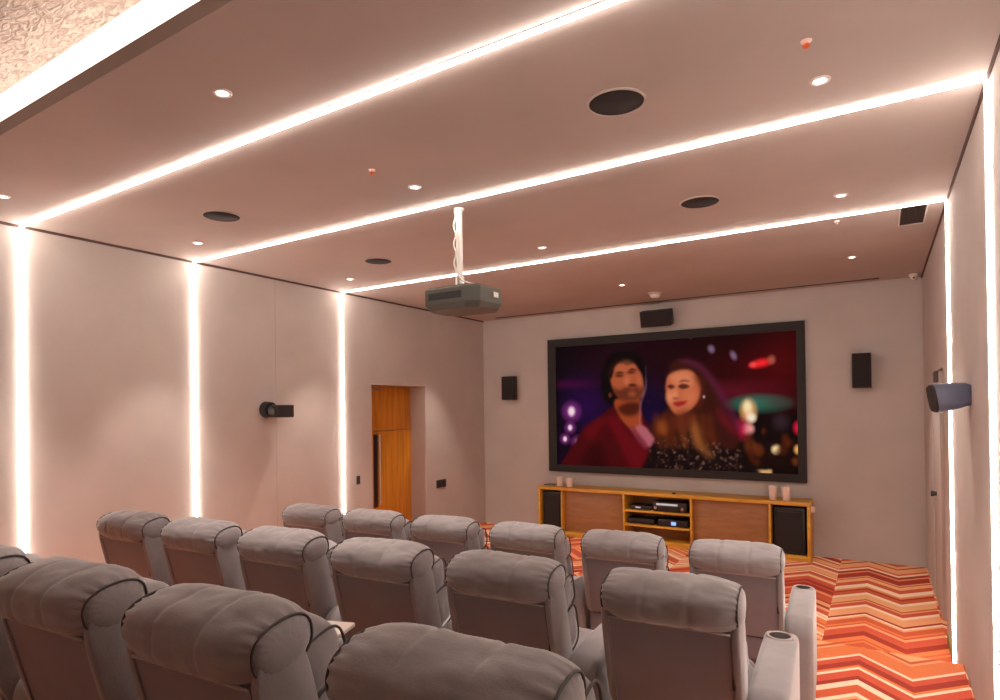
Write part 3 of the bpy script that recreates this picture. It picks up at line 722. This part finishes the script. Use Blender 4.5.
def headrest_bm(seed):
    """big stuffed roll across the chair; returns (pillow, gusset piping paths)"""
    bm = B(); NA, NT = 72, 61; W = .252; e = 2/2.4; RY, RZ = .130, .086
    rings = []
    def section(x, s, amp=1.0):
        ring = []
        t = abs(x)/W
        crease = .006*sum(math.exp(-((x-c)/.010)**2) for c in (-.085, .085))
        for k in range(NA):
            a = 2*PI*k/NA; c_, s_ = se(a, e)
            g = max(0, (t-.62)/.38)
            wr = -.0095*g*g*(.5+.5*math.sin(a*19+seed*2+3*noise.noise(Vector((c_*2, s_*2, seed)))))*(1.0 if g > 0 else 0)
            n1 = .007*noise.noise(Vector((x*6+seed*3, c_*1.5, s_*1.5)))+.0035*noise.noise(Vector((x*19, c_*4+seed, s_*4)))
            belly = 1+.03*math.sin(max(0, min(1, (t)))*PI)
            r = s*belly
            bag = 1.0
            y = RY*c_*r; z = RZ*s_*r
            if y < 0 and z < 0: z *= 1.04           # sags over the rear edge
            L_ = math.hypot(y, z) or 1
            d = (n1+wr-crease)*amp
            ring.append(bm.verts.new((x, y+y/L_*d, z+z/L_*d)))
        return ring
    for j in range(NT):
        x = -W+2*W*j/(NT-1)
        s = (1-(abs(x)/.280)**4.2)**(1/4.2)
        rings.append(section(x, s))
    # gusset caps: step in, then bulge outwards
    s_end = (1-(W/.280)**4.2)**(1/4.2)
    def cap(sign):
        out = []
        for k_, (f_, dx) in enumerate(((.93, -.004), (.90, .002), (.70, .012), (.4, .017), (.15, .018))):
            out.append(section(sign*(W+dx), s_end*f_, .4*f_*f_))
        return out
    left = cap(-1)[::-1]; right = cap(1)
    allr = left+rings+right
    for a, b in zip(allr, allr[1:]):
        for i in range(NA):
            j = (i+1) % NA; bm.faces.new((a[i], a[j], b[j], b[i]))
    bm.faces.new(allr[0]); bm.faces.new(allr[-1])
    pipes = []
    for sign in (-1, 1):
        s = s_end*.955
        pts = []
        for k in range(60):
            a = 2*PI*k/60; c_, s_ = se(a, e)
            y = RY*c_*s; z = RZ*s_*s*(1.04 if (c_ < 0 and s_ < 0) else 1)
            pts.append((sign*(W+.001), y, z))
        pipes.append(pts)
    return bm, pipes

HR_C = Vector((0, .012, .946))
def make_recliner(seed):
    root = empty('recliner', (0, 0, 0))
    # headrest
    bm, pipes = headrest_bm(seed)
    RT = Matrix.Translation(HR_C) @ Matrix.Rotation(LEAN*.6, 4, 'X')
    bmesh.ops.transform(bm, matrix=RT, verts=bm.verts)
    hr = obj('headrest', bm, M['fabric'], root, smooth=True)
    for pts in pipes:
        bm = B(); tube(bm, pts, .0035, 6, closed=True); bmesh.ops.transform(bm, matrix=RT, verts=bm.verts); obj('piping', bm, M['piping'], hr, smooth=True)
    # backrest shell: side profile leaning, rounded top
    a = Vector((0, -math.sin(LEAN), math.cos(LEAN))); fwd = Vector((0, math.cos(LEAN), math.sin(LEAN)))
    b0 = Vector((0, .035, .47)); Ls = .42
    bm = B()
    prof = []
    th = .15
    for u, w in [(0, 0), (Ls*.5, 0), (Ls-.02, 0), (Ls-.004, .006), (Ls, .02), (Ls, th-.05), (Ls-.015, th-.02), (Ls-.05, th), (Ls*.4, th+.01), (0, th)]:
        p = b0+a*u+fwd*w; prof.append((p.y, p.z))
    Wd = .232
    mt = Matrix(((0, 0, 1, 0), (1, 0, 0, 0), (0, 1, 0, 0), (0, 0, 0, 1)))
    prism(bm, prof, -Wd, Wd, mt)
    bmesh.ops.bevel(bm, geom=[e for e in bm.edges], offset=.006, segments=2, affect='EDGES')
    shell_o = obj('back_shell', bm, M['shell'], root, smooth=True, angle=35)
    # padded side wings
    for sx in (-1, 1):
        bm = B(); NA = 44
        sec = []
        for k in range(NA):
            ang = 2*PI*k/NA; c_, s_ = se(ang, 2/4.5)
            # in (u,w): long rounded lozenge
            u = Ls*.5+.02+(Ls*.5+.035)*s_; w = th*.5+.005+(th*.5+.012)*c_
            sec.append((u, w))
        rings = []
        for xo, sc_ in ((0.0, .96), (.003, .99), (.008, 1.0), (.018, 1.0), (.024, .985), (.027, .95)):
            ring = []
            for u, w in sec:
                uu = Ls*.5+.02+(u-Ls*.5-.02)*sc_; ww = th*.5+(w-th*.5)*sc_
                p = b0+a*uu+fwd*ww
                ring.append(bm.verts.new((sx*(Wd+xo), p.y, p.z)))
            rings.append(ring)
        for r0, r1 in zip(rings, rings[1:]):
            for i in range(NA): bm.faces.new((r0[i], r0[(i+1) % NA], r1[(i+1) % NA], r1[i]))
        bm.faces.new(rings[0]); bm.faces.new(rings[-1])
        wg = obj('side_wing', bm, M['fabric'], root, smooth=True, angle=60)
    # piping along the top of the rear panel
    bm = B(); p = b0+a*(Ls-.012)-fwd*.003; tube(bm, [(-Wd+.005+i*(2*Wd-.01)/10, p.y, p.z) for i in range(11)], .0045, 6); obj('welt', bm, M['stitch'], shell_o, smooth=True)
    bm = B(); p = b0+a*.20+fwd*.0; box(bm, Wd-.006, Wd+.004, p.y-.006, p.y+.012, p.z-.02, p.z+.02, bev=.002); obj('zip_pull', bm, M['black'], shell_o)
    # lumbar cushions in front of the shell
    R_ = Matrix.Rotation(LEAN, 4, 'X')
    for nm, u, hz, hy, sd in (('upper_back_cushion', .335, .095, .105, 1), ('lower_back_cushion', .16, .125, .10, 2)):
        c = b0+a*u+fwd*(th+.075)
        bm = B(); cushion(bm, c, (.248, hy, hz), 4.0, 12, R_, .010, seed*5+sd); cu = obj(nm, bm, M['fabric'], root, smooth=True)
        for sx in (-1, 1):
            pts = []
            for k in range(36):
                ang = 2*PI*k/36; c_, s_ = se(ang, 2/3.2)
                pts.append(c + R_ @ Vector((sx*.240, c_*hy*.80, s_*hz*.80)))
            bm = B(); tube(bm, pts, .004, 6, closed=True); obj('piping', bm, M['piping'], cu, smooth=True)
    # seat, footrest, base
    bm = B(); cushion(bm, Vector((0, .46, .40)), (.245, .30, .10), 4.5, 12, Matrix.Rotation(math.radians(4), 4, 'X'), .012, seed*7); obj('seat_cushion', bm, M['fabric'], root, smooth=True)
    bm = B(); cushion(bm, Vector((0, .80, .30)), (.240, .065, .17), 4.0, 10, Matrix.Rotation(math.radians(-8), 4, 'X'), .010, seed*3); obj('footrest', bm, M['fabric'], root, smooth=True)
    bm = B(); box(bm, -.25, .25, .06, .74, .06, .34, bev=.01); box(bm, -.25, .25, .06, .20, .30, .46, bev=.01); obj('seat_base', bm, M['shell'], root, smooth=True, angle=35)
    bm = B(); box(bm, -.24, .24, .08, .70, 0, .06); obj('plinth', bm, M['plinth'], root)
    return root
ARM_HW = .074
def make_arm(root, sx, tray=False):
    x = sx*.336
    g = B()
    # rounded box: flat sides to the floor, soft padded top that rolls down at the rear
    NA = 40; rings = []
    y0, y1, zt = .03, .90, .612
    N = 15
    prof = []
    for k in range(9):      # rear roll
        an = PI/2*k/8; prof.append((y0+.10-.10*math.cos(an), zt-.12+.12*math.sin(an)-.0))
    for k in range(1, 9): prof.append((y0+.10+(y1-.20-y0)*k/8.0, zt+.010*math.sin(PI*k/8)))
    for k in range(1, 7):
        an = PI/2*k/6; prof.append((y1-.10+.09*math.sin(an), zt-.09*(1-math.cos(an))))
    prof.append((y1-.01, .03)); prof.append((y0, .03))
    prof.insert(-2, (y1-.01, .35)); n_ = len(prof)
    nrm = []
    for i in range(n_):
        p0, p1, p2 = (Vector(prof[(i+k) % n_]) for k in (-1, 0, 1))
        d0 = (p1-p0).normalized(); d1 = (p2-p1).normalized()
        v = Vector((d0.y+d1.y, -(d0.x+d1.x)))
        nrm.append(-v.normalized())
    # profile runs rear-bottom, up, forward, down: inward is to its right
    INS = -1 if nrm[4].x*1 < 0 else 1
    R_ = .03; rings = []
    for sg in (-1, 1):
        lst = [(R_*(1-math.cos(q)), R_*math.sin(q)) for q in [PI/2*k/5 for k in range(6)]]   # inset, outward
        if sg < 0: lst = lst[::-1]
        for ins, off in lst:
            rings.append([g.verts.new((sg*(ARM_HW-R_+off), p[0]+INS*nn.x*ins, max(.0, p[1]+INS*nn.y*ins))) for p, nn in zip(prof, nrm)])
    for r0, r1 in zip(rings, rings[1:]):
        for i in range(n_): g.faces.new((r0[i], r0[(i+1) % n_], r1[(i+1) % n_], r1[i]))
    g.faces.new(rings[0]); g.faces.new(rings[-1])
    bmesh.ops.translate(g, vec=(x, 0, 0), verts=g.verts)
    ar = obj('armrest', g, M['fabric'], root, smooth=True, angle=50)
    g = B(); lathe(g, (x, .735, zt-.002), [(.046, -.02), (.046, .012), (.056, .014), (.060, .008), (.060, 0)], 32); obj('cup_holder_ring', g, M['stitch'], ar, smooth=True, angle=50)
    g = B(); lathe(g, (x, .735, zt-.002), [(0, .011), (.046, .012)], 32); obj('cup_holder_well', g, M['black'], ar)
    if tray:
        g = B(); box(g, x-.19, x+.19, .48, .80, zt+.045, zt+.063, bev=.006, mtx=Matrix.Translation((x, .59, 0)) @ Matrix.Rotation(.25, 4, 'Z') @ Matrix.Translation((-x, -.59, 0))); tr = obj('swivel_tray', g, M['tray'], ar, smooth=True, angle=40)
        g = B(); cyl(g, (x, .60, zt-.01), .016, .016, (0, 0, 1), .058, 16); obj('tray_post', g, M['steel'], tr, smooth=True, angle=40)

protos = [make_recliner(s) for s in (1, 2, 3)]
PITCH_X = .70
ROWROT = math.radians(3.3)
rows = [  # (platform z, y of row, x of rightmost, count, row words)
    (.25, 4.03, -.75, 6, 0, 'front row, nearest the screen', 0.0),
    (.42, 2.46, -.70, 6, 0, 'middle row', 0.0),
    (.60, 1.04, -.75, 4, 0, 'rear row, nearest the camera', 0.0)]
ordn = ['at its right end beside the aisle', 'second from the aisle', 'third from the aisle', 'fourth from the aisle', 'fifth from the aisle', 'at its far left end']
used = set(); arms = {}
def add_arm(r, k, side, tray):
    make_arm(r, side, tray)
rowname = ['front', 'middle', 'rear']
lab_extra = {(0, 0): 'with cup holder arm on the aisle', (1, 0): 'with cup holder arm on the aisle'}
for ri, (pz, y, x0, n, _, words_, rot) in enumerate(rows):
    for k in range(n):
        pi_ = (k+ri) % 3
        src = protos[pi_]
        if pi_ in used: r = copy_tree(src)
        else: r = src; used.add(pi_)
        arms[(ri, k)] = r
# arms go on after copying so prototypes stay clean
arm_src = {}
for (ri, k), r in arms.items():
    pz, y, x0, n, _, words_, rot = rows[ri]
    dx = random.uniform(-.006, .006); dyy = random.uniform(-.015, .015)
    ex = (0, -.035, -.04)[ri] if k else 0
    r.location = (x0+ex-k*PITCH_X*math.cos(ROWROT), y-k*PITCH_X*math.sin(ROWROT), pz); r.rotation_euler = (0, 0, ROWROT)
    if ri == 2 and k == 3: o_ = 'partly cut off at the left photo edge'
    else: o_ = ordn[k] if not (ri == 2 and k == 0) else 'lowest in the photo, only its headrest top showing'
    lab = 'grey padded recliner in the %s row, %s' % (rowname[ri], o_)
    tag(r, lab, 'recliner', 'recliners in the %s row' % rowname[ri])
def arm_for(r, sx, tray):
    key = (sx, tray)
    if key not in arm_src:
        before = set(r.children); make_arm(r, sx, tray)
        arm_src[key] = [c for c in r.children if c not in before][0]
    else:
        copy_tree(arm_src[key], r)
for (ri, k), r in arms.items():
    tray = (ri, k) in ((2, 2), (1, 4))
    arm_for(r, 1, tray)
    if k == rows[ri][3]-1: arm_for(r, -1, False)

# ------------------------------------------------------------------ camera, world, colour
cd = bpy.data.cameras.new('camera'); co = bpy.data.objects.new('camera', cd); COL.objects.link(co)
c_, s_ = math.cos(YAW), math.sin(YAW)
Fv = Vector((-s_, c_, 0)); Rv = Vector((c_, s_, 0)); U = Vector((0, 0, 1))
F2 = Fv*math.cos(PITCH)+U*math.sin(PITCH); U2 = U*math.cos(PITCH)-Fv*math.sin(PITCH)
R3 = Rv*math.cos(ROLL)+U2*math.sin(ROLL); U3 = U2*math.cos(ROLL)-Rv*math.sin(ROLL)
co.matrix_world = Matrix(((R3.x, U3.x, -F2.x, 0), (R3.y, U3.y, -F2.y, 0), (R3.z, U3.z, -F2.z, EYE), (0, 0, 0, 1)))
cd.sensor_width = 36; cd.sensor_fit = 'HORIZONTAL'; cd.lens = 36*F_PX/1000
cd.shift_x = (500-CX)/1000; cd.shift_y = (CY-350)/1000
cd.clip_start = .05; cd.clip_end = 60
sc.camera = co
w = bpy.data.worlds.new('world'); sc.world = w; w.use_nodes = True
w.node_tree.nodes['Background'].inputs['Color'].default_value = (.9, .8, .75, 1)
w.node_tree.nodes['Background'].inputs['Strength'].default_value = 0.0
sc.view_settings.view_transform = 'Standard'; sc.view_settings.look = 'None'
sc.view_settings.gamma = 1; sc.view_settings.use_curve_mapping = False
sc.view_settings.exposure = 0.0
